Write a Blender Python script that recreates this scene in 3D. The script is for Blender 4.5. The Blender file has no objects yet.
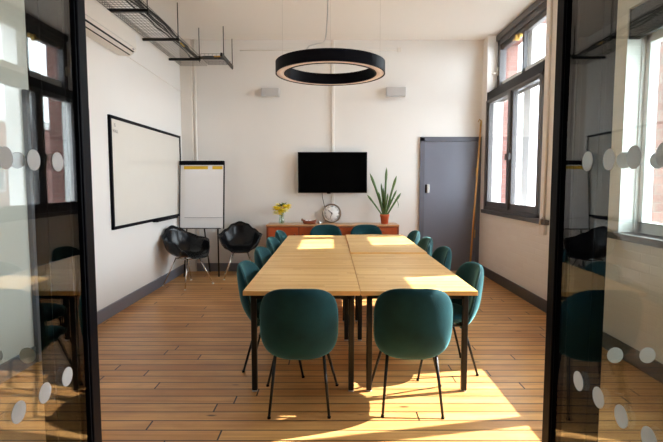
import bpy, bmesh, math, random
from mathutils import Vector, Matrix
random.seed(7)
R = math.radians
PI = math.pi
scene = bpy.context.scene
COL = scene.collection

# ------------------------------------------------------------------ materials
def new_mat(name):
    m = bpy.data.materials.new(name); m.use_nodes = True
    nt = m.node_tree
    return m, nt, nt.nodes, nt.links, nt.nodes['Principled BSDF']

def plain(name, col, rough=0.5, metal=0.0, var=0.06, scale=6.0, bump=0.0, bscale=60, sheen=0.0, coat=0.0, spec=0.5, sheen_tint=None):
    m, nt, N, L, b = new_mat(name)
    tc = N.new('ShaderNodeTexCoord')
    nz = N.new('ShaderNodeTexNoise'); nz.inputs['Scale'].default_value = scale; nz.inputs['Detail'].default_value = 4
    L.new(tc.outputs['Object'], nz.inputs['Vector'])
    mx = N.new('ShaderNodeMix'); mx.data_type = 'RGBA'
    mx.inputs[6].default_value = (*[c * (1 - var) for c in col], 1)
    mx.inputs[7].default_value = (*[min(1, c * (1 + var)) for c in col], 1)
    L.new(nz.outputs['Fac'], mx.inputs[0]); L.new(mx.outputs[2], b.inputs['Base Color'])
    b.inputs['Roughness'].default_value = rough; b.inputs['Metallic'].default_value = metal
    b.inputs['Specular IOR Level'].default_value = spec
    if sheen:
        b.inputs['Sheen Weight'].default_value = sheen
        b.inputs['Sheen Roughness'].default_value = 0.35
        b.inputs['Sheen Tint'].default_value = (*(sheen_tint or (1, 1, 1)), 1)
    if coat: b.inputs['Coat Weight'].default_value = coat
    if bump:
        n2 = N.new('ShaderNodeTexNoise'); n2.inputs['Scale'].default_value = bscale; n2.inputs['Detail'].default_value = 5
        L.new(tc.outputs['Object'], n2.inputs['Vector'])
        bp = N.new('ShaderNodeBump'); bp.inputs['Strength'].default_value = bump; bp.inputs['Distance'].default_value = 0.01
        L.new(n2.outputs['Fac'], bp.inputs['Height']); L.new(bp.outputs['Normal'], b.inputs['Normal'])
    return m

def plank_mat(name, c1, c2, dark, width, length, gap, rough, grain=0.5, coat=0.0, spot=0.0, gapcol=(0.03, 0.015, 0.008), mottled=0.0):
    """boards running along X, one row every `width` along Y"""
    m, nt, N, L, b = new_mat(name)
    tc = N.new('ShaderNodeTexCoord')
    br = N.new('ShaderNodeTexBrick')
    br.inputs['Color1'].default_value = (0, 0, 0, 1); br.inputs['Color2'].default_value = (1, 1, 1, 1)
    br.inputs['Mortar'].default_value = (0.5, 0.5, 0.5, 1)
    br.inputs['Scale'].default_value = 1.0; br.inputs['Mortar Size'].default_value = gap
    br.inputs['Mortar Smooth'].default_value = 0.2; br.inputs['Bias'].default_value = 0.0
    br.inputs['Brick Width'].default_value = length; br.inputs['Row Height'].default_value = width
    br.offset = 0.0; br.offset_frequency = 1; br.squash = 1.0
    # every row of boards starts at its own random place
    sp = N.new('ShaderNodeSeparateXYZ'); L.new(tc.outputs['Object'], sp.inputs[0])
    dv = N.new('ShaderNodeMath'); dv.operation = 'DIVIDE'; dv.inputs[1].default_value = width; L.new(sp.outputs[1], dv.inputs[0])
    fl_ = N.new('ShaderNodeMath'); fl_.operation = 'FLOOR'; L.new(dv.outputs[0], fl_.inputs[0])
    wn = N.new('ShaderNodeTexWhiteNoise'); wn.noise_dimensions = '1D'; L.new(fl_.outputs[0], wn.inputs['W'])
    mu = N.new('ShaderNodeMath'); mu.operation = 'MULTIPLY_ADD'; mu.inputs[1].default_value = length; L.new(wn.outputs['Value'], mu.inputs[0]); L.new(sp.outputs[0], mu.inputs[2])
    cb = N.new('ShaderNodeCombineXYZ'); L.new(mu.outputs[0], cb.inputs[0]); L.new(sp.outputs[1], cb.inputs[1]); L.new(sp.outputs[2], cb.inputs[2])
    L.new(cb.outputs[0], br.inputs['Vector'])
    ramp = N.new('ShaderNodeMix'); ramp.data_type = 'RGBA'
    ramp.inputs[6].default_value = (*c1, 1); ramp.inputs[7].default_value = (*c2, 1)
    L.new(br.outputs['Color'], ramp.inputs[0])
    # grain stretched along the boards, shifted board by board
    mp = N.new('ShaderNodeMapping'); mp.inputs['Scale'].default_value = (1.4, 42, 42)
    add = N.new('ShaderNodeVectorMath'); add.operation = 'ADD'
    sc = N.new('ShaderNodeVectorMath'); sc.operation = 'SCALE'; sc.inputs['Scale'].default_value = 9.0
    L.new(br.outputs['Color'], sc.inputs[0]); L.new(tc.outputs['Object'], add.inputs[0]); L.new(sc.outputs[0], add.inputs[1])
    L.new(add.outputs[0], mp.inputs['Vector'])
    nz = N.new('ShaderNodeTexNoise'); nz.inputs['Scale'].default_value = 1.0; nz.inputs['Detail'].default_value = 6; nz.inputs['Distortion'].default_value = 0.6
    L.new(mp.outputs['Vector'], nz.inputs['Vector'])
    cr = N.new('ShaderNodeValToRGB'); cr.color_ramp.elements[0].position = 0.36; cr.color_ramp.elements[1].position = 0.66
    L.new(nz.outputs['Fac'], cr.inputs['Fac'])
    g = N.new('ShaderNodeMix'); g.data_type = 'RGBA'; g.blend_type = 'MIX'
    g.inputs[7].default_value = (*dark, 1)
    ml = N.new('ShaderNodeMath'); ml.operation = 'MULTIPLY'; ml.inputs[1].default_value = grain
    L.new(cr.outputs['Color'], ml.inputs[0]); L.new(ml.outputs[0], g.inputs[0]); L.new(ramp.outputs[2], g.inputs[6])
    last = g.outputs[2]
    if mottled:
        n4 = N.new('ShaderNodeTexNoise'); n4.inputs['Scale'].default_value = 1.5; n4.inputs['Detail'].default_value = 9; n4.inputs['Roughness'].default_value = .65
        mp4 = N.new('ShaderNodeMapping'); mp4.inputs['Scale'].default_value = (.8, 2.2, 1)
        L.new(tc.outputs['Object'], mp4.inputs['Vector']); L.new(mp4.outputs['Vector'], n4.inputs['Vector'])
        c4 = N.new('ShaderNodeValToRGB'); c4.color_ramp.elements[0].position = 0.4; c4.color_ramp.elements[1].position = 0.68
        L.new(n4.outputs['Fac'], c4.inputs['Fac'])
        m4 = N.new('ShaderNodeMath'); m4.operation = 'MULTIPLY'; m4.inputs[1].default_value = mottled
        L.new(c4.outputs['Color'], m4.inputs[0])
        g4 = N.new('ShaderNodeMix'); g4.data_type = 'RGBA'; g4.inputs[7].default_value = (*dark, 1)
        L.new(m4.outputs[0], g4.inputs[0]); L.new(last, g4.inputs[6]); last = g4.outputs[2]
    if spot:  # knots and old dents
        vo = N.new('ShaderNodeTexVoronoi'); vo.inputs['Scale'].default_value = 2.6
        mpv = N.new('ShaderNodeMapping'); mpv.inputs['Scale'].default_value = (0.7, 2.0, 1)
        L.new(tc.outputs['Object'], mpv.inputs['Vector']); L.new(mpv.outputs['Vector'], vo.inputs['Vector'])
        cv = N.new('ShaderNodeValToRGB'); cv.color_ramp.elements[0].color = (1, 1, 1, 1); cv.color_ramp.elements[1].color = (0, 0, 0, 1)
        cv.color_ramp.elements[0].position = 0.03; cv.color_ramp.elements[1].position = 0.075
        L.new(vo.outputs['Distance'], cv.inputs['Fac'])
        ms = N.new('ShaderNodeMath'); ms.operation = 'MULTIPLY'; ms.inputs[1].default_value = spot
        L.new(cv.outputs['Color'], ms.inputs[0])
        gs = N.new('ShaderNodeMix'); gs.data_type = 'RGBA'; gs.inputs[7].default_value = (0.05, 0.02, 0.01, 1)
        L.new(ms.outputs[0], gs.inputs[0]); L.new(last, gs.inputs[6]); last = gs.outputs[2]
    mm = N.new('ShaderNodeMix'); mm.data_type = 'RGBA'; mm.inputs[7].default_value = (*gapcol, 1)
    L.new(br.outputs['Fac'], mm.inputs[0]); L.new(last, mm.inputs[6]); L.new(mm.outputs[2], b.inputs['Base Color'])
    rr = N.new('ShaderNodeMapRange'); rr.inputs['To Min'].default_value = rough - 0.06; rr.inputs['To Max'].default_value = rough + 0.1
    L.new(nz.outputs['Fac'], rr.inputs['Value']); L.new(rr.outputs[0], b.inputs['Roughness'])
    bp = N.new('ShaderNodeBump'); bp.inputs['Strength'].default_value = 0.25; bp.inputs['Distance'].default_value = 0.004; bp.invert = True
    L.new(br.outputs['Fac'], bp.inputs['Height']); L.new(bp.outputs['Normal'], b.inputs['Normal'])
    b.inputs['Specular IOR Level'].default_value = 0.38
    if coat: b.inputs['Coat Weight'].default_value = coat; b.inputs['Coat Roughness'].default_value = 0.15
    return m

def brick_mat(name, c1, c2, mortar, axis, painted=False):
    m, nt, N, L, b = new_mat(name)
    tc = N.new('ShaderNodeTexCoord')
    sep = N.new('ShaderNodeSeparateXYZ'); cmb = N.new('ShaderNodeCombineXYZ')
    L.new(tc.outputs['Object'], sep.inputs[0])
    if axis == 'XY':
        ad = N.new('ShaderNodeMath'); ad.operation = 'ADD'
        L.new(sep.outputs[0], ad.inputs[0]); L.new(sep.outputs[1], ad.inputs[1]); L.new(ad.outputs[0], cmb.inputs[0])
    else:
        L.new(sep.outputs['XYZ'.index(axis)], cmb.inputs[0])
    L.new(sep.outputs[2], cmb.inputs[1])
    br = N.new('ShaderNodeTexBrick')
    br.inputs['Color1'].default_value = (*c1, 1); br.inputs['Color2'].default_value = (*c2, 1); br.inputs['Mortar'].default_value = (*mortar, 1)
    br.inputs['Scale'].default_value = 1.0; br.inputs['Brick Width'].default_value = 0.225; br.inputs['Row Height'].default_value = 0.075
    br.inputs['Mortar Size'].default_value = 0.007; br.inputs['Mortar Smooth'].default_value = 0.4
    L.new(cmb.outputs[0], br.inputs['Vector']); L.new(br.outputs['Color'], b.inputs['Base Color'])
    b.inputs['Roughness'].default_value = 0.55 if painted else 0.85
    bp = N.new('ShaderNodeBump'); bp.inputs['Strength'].default_value = 0.3 if painted else 0.6; bp.inputs['Distance'].default_value = 0.006; bp.invert = True
    nz = N.new('ShaderNodeTexNoise'); nz.inputs['Scale'].default_value = 18; nz.inputs['Detail'].default_value = 5
    L.new(tc.outputs['Object'], nz.inputs['Vector'])
    ad2 = N.new('ShaderNodeMath'); ad2.operation = 'MULTIPLY_ADD'; ad2.inputs[1].default_value = 0.35
    L.new(nz.outputs['Fac'], ad2.inputs[0]); L.new(br.outputs['Fac'], ad2.inputs[2])
    L.new(ad2.outputs[0], bp.inputs['Height']); L.new(bp.outputs['Normal'], b.inputs['Normal'])
    return m

def glass_mat(name, tint=(0.93, 0.95, 0.94), base=0.05, gain=1.0):
    m = bpy.data.materials.new(name); m.use_nodes = True
    nt = m.node_tree; N = nt.nodes; L = nt.links; N.clear()
    out = N.new('ShaderNodeOutputMaterial'); tr = N.new('ShaderNodeBsdfTransparent'); gl = N.new('ShaderNodeBsdfGlossy')
    tr.inputs['Color'].default_value = (*tint, 1); gl.inputs['Roughness'].default_value = 0.0; gl.inputs['Color'].default_value = (1, 1, 1, 1)
    lw = N.new('ShaderNodeLayerWeight'); lw.inputs['Blend'].default_value = 0.5
    pw = N.new('ShaderNodeMath'); pw.operation = 'POWER'; pw.inputs[1].default_value = 5
    ma = N.new('ShaderNodeMath'); ma.operation = 'MULTIPLY_ADD'; ma.inputs[1].default_value = (1 - base) * gain; ma.inputs[2].default_value = base
    ma.use_clamp = True
    L.new(lw.outputs['Facing'], pw.inputs[0]); L.new(pw.outputs[0], ma.inputs[0])
    mx = N.new('ShaderNodeMixShader'); L.new(ma.outputs[0], mx.inputs[0]); L.new(tr.outputs[0], mx.inputs[1]); L.new(gl.outputs[0], mx.inputs[2])
    L.new(mx.outputs[0], out.inputs['Surface'])
    return m

def mesh_wire_mat(name):
    return plain(name, (0.17, 0.175, 0.165), 0.5, 0.5)

M = {}
M['wall'] = plain('wall_paint', (0.835, 0.815, 0.79), 0.6, var=0.02, scale=1.2, bump=0.05, bscale=25)
M['wall_brick'] = brick_mat('painted_brick', (0.83, 0.80, 0.77), (0.85, 0.83, 0.80), (0.835, 0.81, 0.775), 'XY', painted=True)
M['ceiling'] = plain('ceiling_paint', (0.85, 0.815, 0.77), 0.7, var=0.02, scale=1.0)
M['corridor'] = plain('corridor_paint', (0.20, 0.205, 0.195), 0.7, var=0.03)
M['white_trim'] = plain('white_trim_paint', (0.80, 0.76, 0.71), 0.45, var=0.02)
M['reveal'] = plain('white_reveal_paint', (0.82, 0.82, 0.82), 0.6, var=0.03)
M['floor'] = plank_mat('floor_boards', (0.60, 0.285, 0.085), (0.86, 0.50, 0.185), (0.36, 0.14, 0.04), 0.112, 2.6, 0.0055, 0.32, grain=0.42, spot=0.9, mottled=0.62, coat=0.05)
M['table'] = plank_mat('table_oak', (0.66, 0.36, 0.10), (0.86, 0.575, 0.225), (0.58, 0.29, 0.075), 0.042, 0.7, 0.0005, 0.32, grain=0.4, gapcol=(0.35, 0.18, 0.07))
M['table_edge'] = plain('table_edge_oak', (0.76, 0.41, 0.13), 0.4, var=0.15, scale=20)
M['teak'] = plain('sideboard_teak', (0.38, 0.07, 0.016), 0.35, var=0.25, scale=9)
M['teak_top'] = plain('sideboard_top_teak', (0.55, 0.29, 0.13), 0.3, var=0.15, scale=9)
M['velvet'] = plain('teal_velvet', (0.0045, 0.037, 0.045), 0.85, var=0.75, scale=5, bump=0.12, bscale=180, sheen=0.72, sheen_tint=(0.26, 0.66, 0.70), spec=0.2)
M['piping'] = plain('teal_piping', (0.007, 0.042, 0.045), 0.8, var=0.2, sheen=0.6, sheen_tint=(0.3, 0.7, 0.7))
M['black_metal'] = plain('black_metal', (0.012, 0.011, 0.010), 0.4, 0.0, var=0.1, spec=0.3)
M['black_frame'] = plain('black_powder_coat', (0.004, 0.004, 0.0065), 0.45, 0.0, var=0.1, spec=0.06)
M['dark_frame'] = plain('dark_grey_paint', (0.085, 0.08, 0.082), 0.4, var=0.06)
M['blind'] = plain('black_blind', (0.014, 0.014, 0.018), 0.5, var=0.1, spec=.2)
M['grey_door'] = plain('grey_door_paint', (0.165, 0.175, 0.225), 0.45, var=0.04)
M['grey_frame'] = plain('grey_frame_paint', (0.12, 0.128, 0.165), 0.45, var=0.04)
M['skirting'] = plain('skirting_paint', (0.185, 0.185, 0.22), 0.45, var=0.06)
M['skirting_dark'] = plain('skirting_dark_paint', (0.07, 0.067, 0.07), 0.45, var=0.06)
M['chrome'] = plain('chrome', (0.78, 0.76, 0.73), 0.2, 1.0, var=0.02)
M['steel'] = plain('satin_steel', (0.62, 0.6, 0.57), 0.35, 1.0, var=0.04)
M['brass'] = plain('old_brass', (0.55, 0.35, 0.10), 0.35, 1.0, var=0.15)
M['black_plastic'] = plain('black_plastic', (0.004, 0.004, 0.0055), 0.25, var=0.1, spec=0.3)
M['whiteboard'] = plain('whiteboard_enamel', (0.74, 0.71, 0.65), 0.22, var=0.015)
M['paper'] = plain('white_paper', (0.90, 0.90, 0.92), 0.7, var=0.015)
M['board_white'] = plain('easel_board_white', (0.88, 0.875, 0.88), 0.35, var=0.015)
M['yellow'] = plain('yellow_band', (0.80, 0.50, 0.02), 0.5, var=0.05)
M['ink'] = plain('marker_ink', (0.02, 0.02, 0.03), 0.5)
M['grey_ink'] = plain('faded_marker_ink', (0.22, 0.2, 0.18), 0.5)
M['white_plastic'] = plain('white_plastic', (0.80, 0.76, 0.70), 0.35, var=0.02)
M['grey_plastic'] = plain('grey_plastic', (0.56, 0.55, 0.55), 0.5, var=0.03)
M['grey_mesh'] = plain('grey_speaker_grille', (0.54, 0.53, 0.53), 0.6, var=0.05, bump=0.3, bscale=220)
M['screen'] = plain('television_screen', (0.002, 0.002, 0.002), 0.08, var=0.05, spec=0.1)
M['wire'] = mesh_wire_mat('galvanised_wire')
M['cable'] = plain('black_cable', (0.006, 0.006, 0.006), 0.5, spec=.2)
M['orange_tag'] = plain('orange_tag', (0.70, 0.36, 0.05), 0.5)
M['diffuser'] = plain('lamp_diffuser', (0.80, 0.66, 0.58), 0.45, var=0.01)
_b = M['diffuser'].node_tree.nodes['Principled BSDF']; _b.inputs['Emission Color'].default_value = (1, .74, .62, 1); _b.inputs['Emission Strength'].default_value = .03
M['terracotta'] = plain('terracotta', (0.58, 0.12, 0.04), 0.7, var=0.12)
M['soil'] = plain('soil', (0.05, 0.03, 0.02), 0.95, var=0.3, scale=40)
M['leaf'] = plain('leaf_green', (0.075, 0.145, 0.035), 0.45, var=0.5, scale=14)
M['stem'] = plain('stem_green', (0.10, 0.22, 0.04), 0.5, var=0.2)
M['yellow_petal'] = plain('yellow_petal', (0.90, 0.66, 0.02), 0.6, var=0.15, scale=30)
M['pale_petal'] = plain('pale_petal', (0.88, 0.78, 0.30), 0.6, var=0.12, scale=30)
M['wood_dark'] = plain('reddish_wood', (0.22, 0.05, 0.018), 0.4, var=0.3, scale=18)
M['wood_pole'] = plain('pine_pole', (0.58, 0.30, 0.09), 0.5, var=0.15, scale=8)
M['brown'] = plain('brown_wood_edge', (0.30, 0.17, 0.08), 0.5, var=0.2)
M['clock_rim'] = plain('clock_rim_metal', (0.30, 0.24, 0.19), 0.35, 0.8, var=0.1)
M['clock_face'] = plain('clock_face_white', (0.93, 0.92, 0.91), 0.5, var=0.01)
M['dot'] = plain('frosted_dot', (0.52, 0.53, 0.53), 0.6, var=0.02)
def dot_mat():
    m, nt, N, L, b = new_mat('frosted_vinyl_dot')
    b.inputs['Base Color'].default_value = (.80, .81, .81, 1); b.inputs['Roughness'].default_value = .7
    tl = N.new('ShaderNodeBsdfTranslucent'); tl.inputs['Color'].default_value = (.92, .93, .93, 1)
    mx = N.new('ShaderNodeMixShader'); mx.inputs[0].default_value = .5
    L.new(b.outputs[0], mx.inputs[1]); L.new(tl.outputs[0], mx.inputs[2]); L.new(mx.outputs[0], N['Material Output'].inputs['Surface'])
    return m
M['dot'] = dot_mat()
M['brick'] = brick_mat('red_brick', (0.17, 0.065, 0.05), (0.23, 0.10, 0.08), (0.20, 0.16, 0.145), 'XY')
M['pavement'] = plain('pavement', (0.25, 0.25, 0.24), 0.9, var=0.1)
M['stone'] = plain('pale_stone', (0.62, 0.60, 0.58), 0.8, var=0.06)
M['glass_door'] = glass_mat('door_glass', (0.90, 0.93, 0.915), base=0.045, gain=1.05)
M['glass'] = glass_mat('window_glass', (0.95, 0.96, 0.96), base=0.045)
M['dark_glass'] = plain('dark_window_glass', (0.05, 0.06, 0.07), 0.08, var=0.1)
M['vase_glass'] = glass_mat('vase_glass', (0.86, 0.92, 0.88), base=0.08)

# ------------------------------------------------------------------ mesh helpers
class MB:
    def __init__(s): s.bm = bmesh.new(); s.smooth = False
    def box(s, x0, x1, y0, y1, z0, z1, bevel=0.0, seg=2, mat=None):
        r = bmesh.ops.create_cube(s.bm, size=1.0)
        vs = r['verts']
        for v in vs:
            v.co = Vector((x0 + (v.co.x + .5) * (x1 - x0), y0 + (v.co.y + .5) * (y1 - y0), z0 + (v.co.z + .5) * (z1 - z0)))
        if bevel:
            es = list({e for v in vs for e in v.link_edges})
            rr = bmesh.ops.bevel(s.bm, geom=es, offset=bevel, segments=seg, affect='EDGES', profile=0.5)
            vs = list({v for f in rr['faces'] for v in f.verts} | {v for v in vs if v.is_valid})
        if mat is not None:
            for v in vs:
                if v.is_valid: v.co = mat @ v.co
        return s
    def tube(s, pts, r, n=10, caps=True):
        pts = [Vector(p) for p in pts]
        rs = r if isinstance(r, (list, tuple)) else [r] * len(pts)
        rings = []; prev = None
        for i, p in enumerate(pts):
            if i == 0: t = pts[1] - pts[0]
            elif i == len(pts) - 1: t = pts[-1] - pts[-2]
            else: t = (pts[i + 1] - p).normalized() + (p - pts[i - 1]).normalized()
            t.normalize()
            if prev is None:
                a = Vector((0, 0, 1)) if abs(t.z) < 0.9 else Vector((1, 0, 0))
                u = t.cross(a).normalized()
            else:
                u = (prev - t * prev.dot(t)).normalized()
            prev = u; w = t.cross(u)
            rings.append([s.bm.verts.new(p + (u * math.cos(2 * PI * k / n) + w * math.sin(2 * PI * k / n)) * rs[i]) for k in range(n)])
        for a, b in zip(rings, rings[1:]):
            for k in range(n):
                s.bm.faces.new((a[k], a[(k + 1) % n], b[(k + 1) % n], b[k])).smooth = True
        if caps:
            s.bm.faces.new(rings[0][::-1]); s.bm.faces.new(rings[-1])
        return s
    def lathe(s, prof, n=32, c=(0, 0, 0), mat=None, close=False):
        rings = []
        for (r, z) in prof:
            if r < 1e-6: rings.append([s.bm.verts.new((c[0], c[1], c[2] + z))])
            else: rings.append([s.bm.verts.new((c[0] + r * math.cos(2 * PI * k / n), c[1] + r * math.sin(2 * PI * k / n), c[2] + z)) for k in range(n)])
        pairs = list(zip(rings, rings[1:]))
        if close: pairs.append((rings[-1], rings[0]))
        for a, b in pairs:
            for k in range(n):
                k2 = (k + 1) % n
                if len(a) == 1 and len(b) == 1: continue
                if len(a) == 1: f = (a[0], b[k2], b[k])
                elif len(b) == 1: f = (a[k], a[k2], b[0])
                else: f = (a[k], a[k2], b[k2], b[k])
                s.bm.faces.new(f).smooth = True
        if mat is not None:
            for rg in rings:
                for v in rg: v.co = mat @ v.co
        return s
    def grid(s, P, nu, nv, closed_u=False):
        vs = [[s.bm.verts.new(P(i, j)) for j in range(nv)] for i in range(nu)]
        for i in range(nu if closed_u else nu - 1):
            for j in range(nv - 1):
                i2 = (i + 1) % nu
                s.bm.faces.new((vs[i][j], vs[i2][j], vs[i2][j + 1], vs[i][j + 1])).smooth = True
        return vs
    def pad(s, fmap, T, n=56, rings=10, expo=2.8, a=1.0, b=1.0, edge=3.0):
        """closed cushion on a super-ellipse outline; fmap(u,v,h) -> point, h is the offset through the cushion"""
        def sq(th):
            c, d = math.cos(th), math.sin(th)
            return (math.copysign(abs(c) ** (2 / expo), c), math.copysign(abs(d) ** (2 / expo), d))
        lay = []
        for sgn in (1, -1):
            c0 = s.bm.verts.new(fmap(0, 0, sgn * T / 2)); R_ = []
            for i in range(1, rings + 1):
                r = math.sin(PI / 2 * i / rings) if sgn == 1 else math.sin(PI / 2 * i / rings)
                if sgn == -1 and i == rings: R_.append(lay[0][1][-1]); continue
                h = T / 2 * (max(0, 1 - r ** edge)) ** 0.5
                R_.append([s.bm.verts.new(fmap(sq(2 * PI * k / n)[0] * r * a, sq(2 * PI * k / n)[1] * r * b, sgn * h)) for k in range(n)])
            lay.append((c0, R_))
        for (c0, R_), sgn in zip(lay, (1, -1)):
            for k in range(n):
                k2 = (k + 1) % n
                f = (c0, R_[0][k], R_[0][k2]); s.bm.faces.new(f if sgn == 1 else f[::-1]).smooth = True
                for p, q in zip(R_, R_[1:]):
                    f = (p[k], q[k], q[k2], p[k2]); s.bm.faces.new(f if sgn == 1 else f[::-1]).smooth = True
        return s
    def build(s, name, mat, parent=None, loc=None):
        bmesh.ops.recalc_face_normals(s.bm, faces=s.bm.faces[:])
        me = bpy.data.meshes.new(name); s.bm.to_mesh(me); s.bm.free()
        o = bpy.data.objects.new(name, me); me.materials.append(mat); COL.objects.link(o)
        if parent is not None: o.parent = parent
        if loc is not None: o.location = loc
        return o

def tag(o, label=None, cat=None, group=None, kind=None):
    if label: o['label'] = label
    if cat: o['category'] = cat
    if group: o['group'] = group
    if kind: o['kind'] = kind
    return o
def thing(name, label, cat, loc=(0, 0, 0), rz=0.0, group=None):
    o = bpy.data.objects.new(name, None); COL.objects.link(o)
    o.location = loc; o.rotation_euler = (0, 0, rz); o.empty_display_size = 0.1
    return tag(o, label, cat, group)
def struct(name, mb, mat, label, cat):
    return tag(mb.build(name, mat), label, cat, None, 'structure')
def structE(name, label, cat):
    o = bpy.data.objects.new(name, None); COL.objects.link(o)
    return tag(o, label, cat, None, 'structure')
def kids(o): return [c for c in bpy.data.objects if c.parent == o]
def dup(o, loc, rz, label):
    def cp(x, par):
        c = x.copy(); COL.objects.link(c)
        if par is not None: c.parent = par
        for ch in kids(x): cp(ch, c)
        return c
    r = cp(o, None); r.location = loc; r.rotation_euler = (0, 0, rz); r['label'] = label
    return r
def text_mesh(name, s, size, mat, parent, loc, rot, align='CENTER'):
    cu = bpy.data.curves.new(name, 'FONT'); cu.body = s; cu.size = size; cu.extrude = 0.0006
    cu.align_x = align; cu.align_y = 'CENTER'
    t = bpy.data.objects.new(name + '_tmp', cu); COL.objects.link(t)
    dg = bpy.context.evaluated_depsgraph_get()
    me = bpy.data.meshes.new_from_object(t.evaluated_get(dg))
    bpy.data.objects.remove(t)
    o = bpy.data.objects.new(name, me); me.materials.clear(); me.materials.append(mat); COL.objects.link(o)
    o.parent = parent; o.location = loc; o.rotation_euler = rot
    return o

XL, XR, YB, ZC = -2.39, 2.40, 7.75, 3.69
YP = 1.5          # front plane of the glazed partition
YC = -2.6         # end of the corridor behind the viewer

# ------------------------------------------------------------------ room shell
struct('floor', MB().box(XL - .1, XR + .1, YC - .1, YB + .1, -0.12, 0), M['floor'], 'worn orange brown floorboards running across the room', 'floor')
struct('ceiling', MB().box(XL - .1, XR + .6, YP + .05, YB + .1, ZC, ZC + 0.12), M['ceiling'], 'plain white painted ceiling of the meeting room', 'ceiling')
struct('ceiling_corridor', MB().box(XL - .1, XR + .6, YC - .1, YP + .05, ZC, ZC + 0.12), M['corridor'], 'grey painted corridor ceiling', 'ceiling')
struct('wall_corridor_left', MB().box(XL - .12, XL, YC - .1, YP + .05, 0, ZC), M['corridor'], 'grey painted corridor wall on the left', 'wall')
struct('wall_corridor_right', MB().box(XR, XR + .26, YC - .1, YP + .05, 0, ZC), M['corridor'], 'grey painted corridor wall on the right', 'wall')
struct('wall_left', MB().box(XL - .12, XL, YP + .05, YB, 0, ZC), M['wall'], 'white painted wall on the left with the whiteboard', 'wall')
struct('wall_back', MB().box(XL - .12, XR + .6, YB, YB + .15, 0, ZC), M['wall'], 'white painted back wall behind the television', 'wall')
struct('wall_behind', MB().box(XL - .12, XR + .6, YC - .1, YC, 0, ZC), M['corridor'], 'grey corridor wall facing the glass doors', 'wall')
# right wall: plaster on painted brick, two windows (A further, B nearer)
A0, A1, B0, B1 = 5.50, 7.52, 1.72, 3.98
X2, X3 = XR + .26, XR + .46
ZS, ZBH = 1.03, 2.84
w = MB()
w.box(XR, X2, YP + .05, B0, 0, ZC); w.box(XR, X2, B0, B1, 0, ZS); w.box(XR, X2, B0, B1, ZBH, ZC)
w.box(XR, X2, B1, A0, 0, ZC); w.box(XR, X2, A0, A1, 0, ZS); w.box(XR, X2, A1, YB + .1, 0, ZC)
bmesh.ops.remove_doubles(w.bm, verts=w.bm.verts[:], dist=1e-5)
struct('wall_right', w, M['wall_brick'], 'white painted brick wall on the right with tall windows', 'wall')
w = MB()
P0, P1 = 6.50, 6.74
w.box(X2, X3, YC - .1, B0 + .05, -1, ZC + .2); w.box(X2, X3, B0 + .05, B1 - .02, -1, 0.97); w.box(X2, X3, B0 + .05, B1 - .02, 2.95, ZC + .2)
w.box(X2, X3, B1 - .02, A0 + .05, -1, ZC + .2); w.box(X2, X3, A0 + .05, A1 - .02, -1, 0.97); w.box(X2, X3, A1 - .02, YB + .5, -1, ZC + .2)
w.box(X2, X3, A0 + .05, P0, 3.54, ZC + .2); w.box(X2, X3, P1, A1 - .02, 3.54, ZC + .2)
bmesh.ops.remove_doubles(w.bm, verts=w.bm.verts[:], dist=1e-5)
struct('wall_outside', w, M['brick'], 'red brick outer face of the right wall seen through the windows', 'wall')
struct('trim_7', MB().box(X2, X3, P0, P1, 0.97, 3.54), M['reveal'], 'white pier between the outer sashes of the far window', 'trim')
struct('trim_1', MB().box(XR + .12, X2 - .002, B1 - .012, B1, ZS, ZBH), M['reveal'], 'white plastered window reveal of the near window', 'trim')
struct('trim_2', MB().box(XR + .12, X2 - .002, A1 - .012, A1, ZS, ZC), M['reveal'], 'white plastered window reveal of the far window', 'trim')
# corner boxing and skirting
struct('trim_3', MB().box(XL, -2.21, YB - .05, YB, 0.0, ZC, 0.004), M['white_trim'], 'narrow white boxed column in the left rear corner', 'trim')
struct('baseboard_left', MB().box(XL, XL + .02, 4.73, YB - .05, 0, 0.135, 0.004).box(XL, XL + .02, YP + .1, 3.74, 0, 0.135, 0.004), M['skirting'], 'blue grey skirting board along the left wall', 'baseboard')
struct('baseboard_back', MB().box(-2.2, 1.41, YB - .02, YB, 0, 0.135, 0.004), M['skirting'], 'blue grey skirting board along the back wall', 'baseboard')
struct('baseboard_right', MB().box(XR - .02, XR, YP + .1, YB, 0, 0.135, 0.004), M['skirting_dark'], 'dark grey skirting board along the right wall', 'baseboard')

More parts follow.
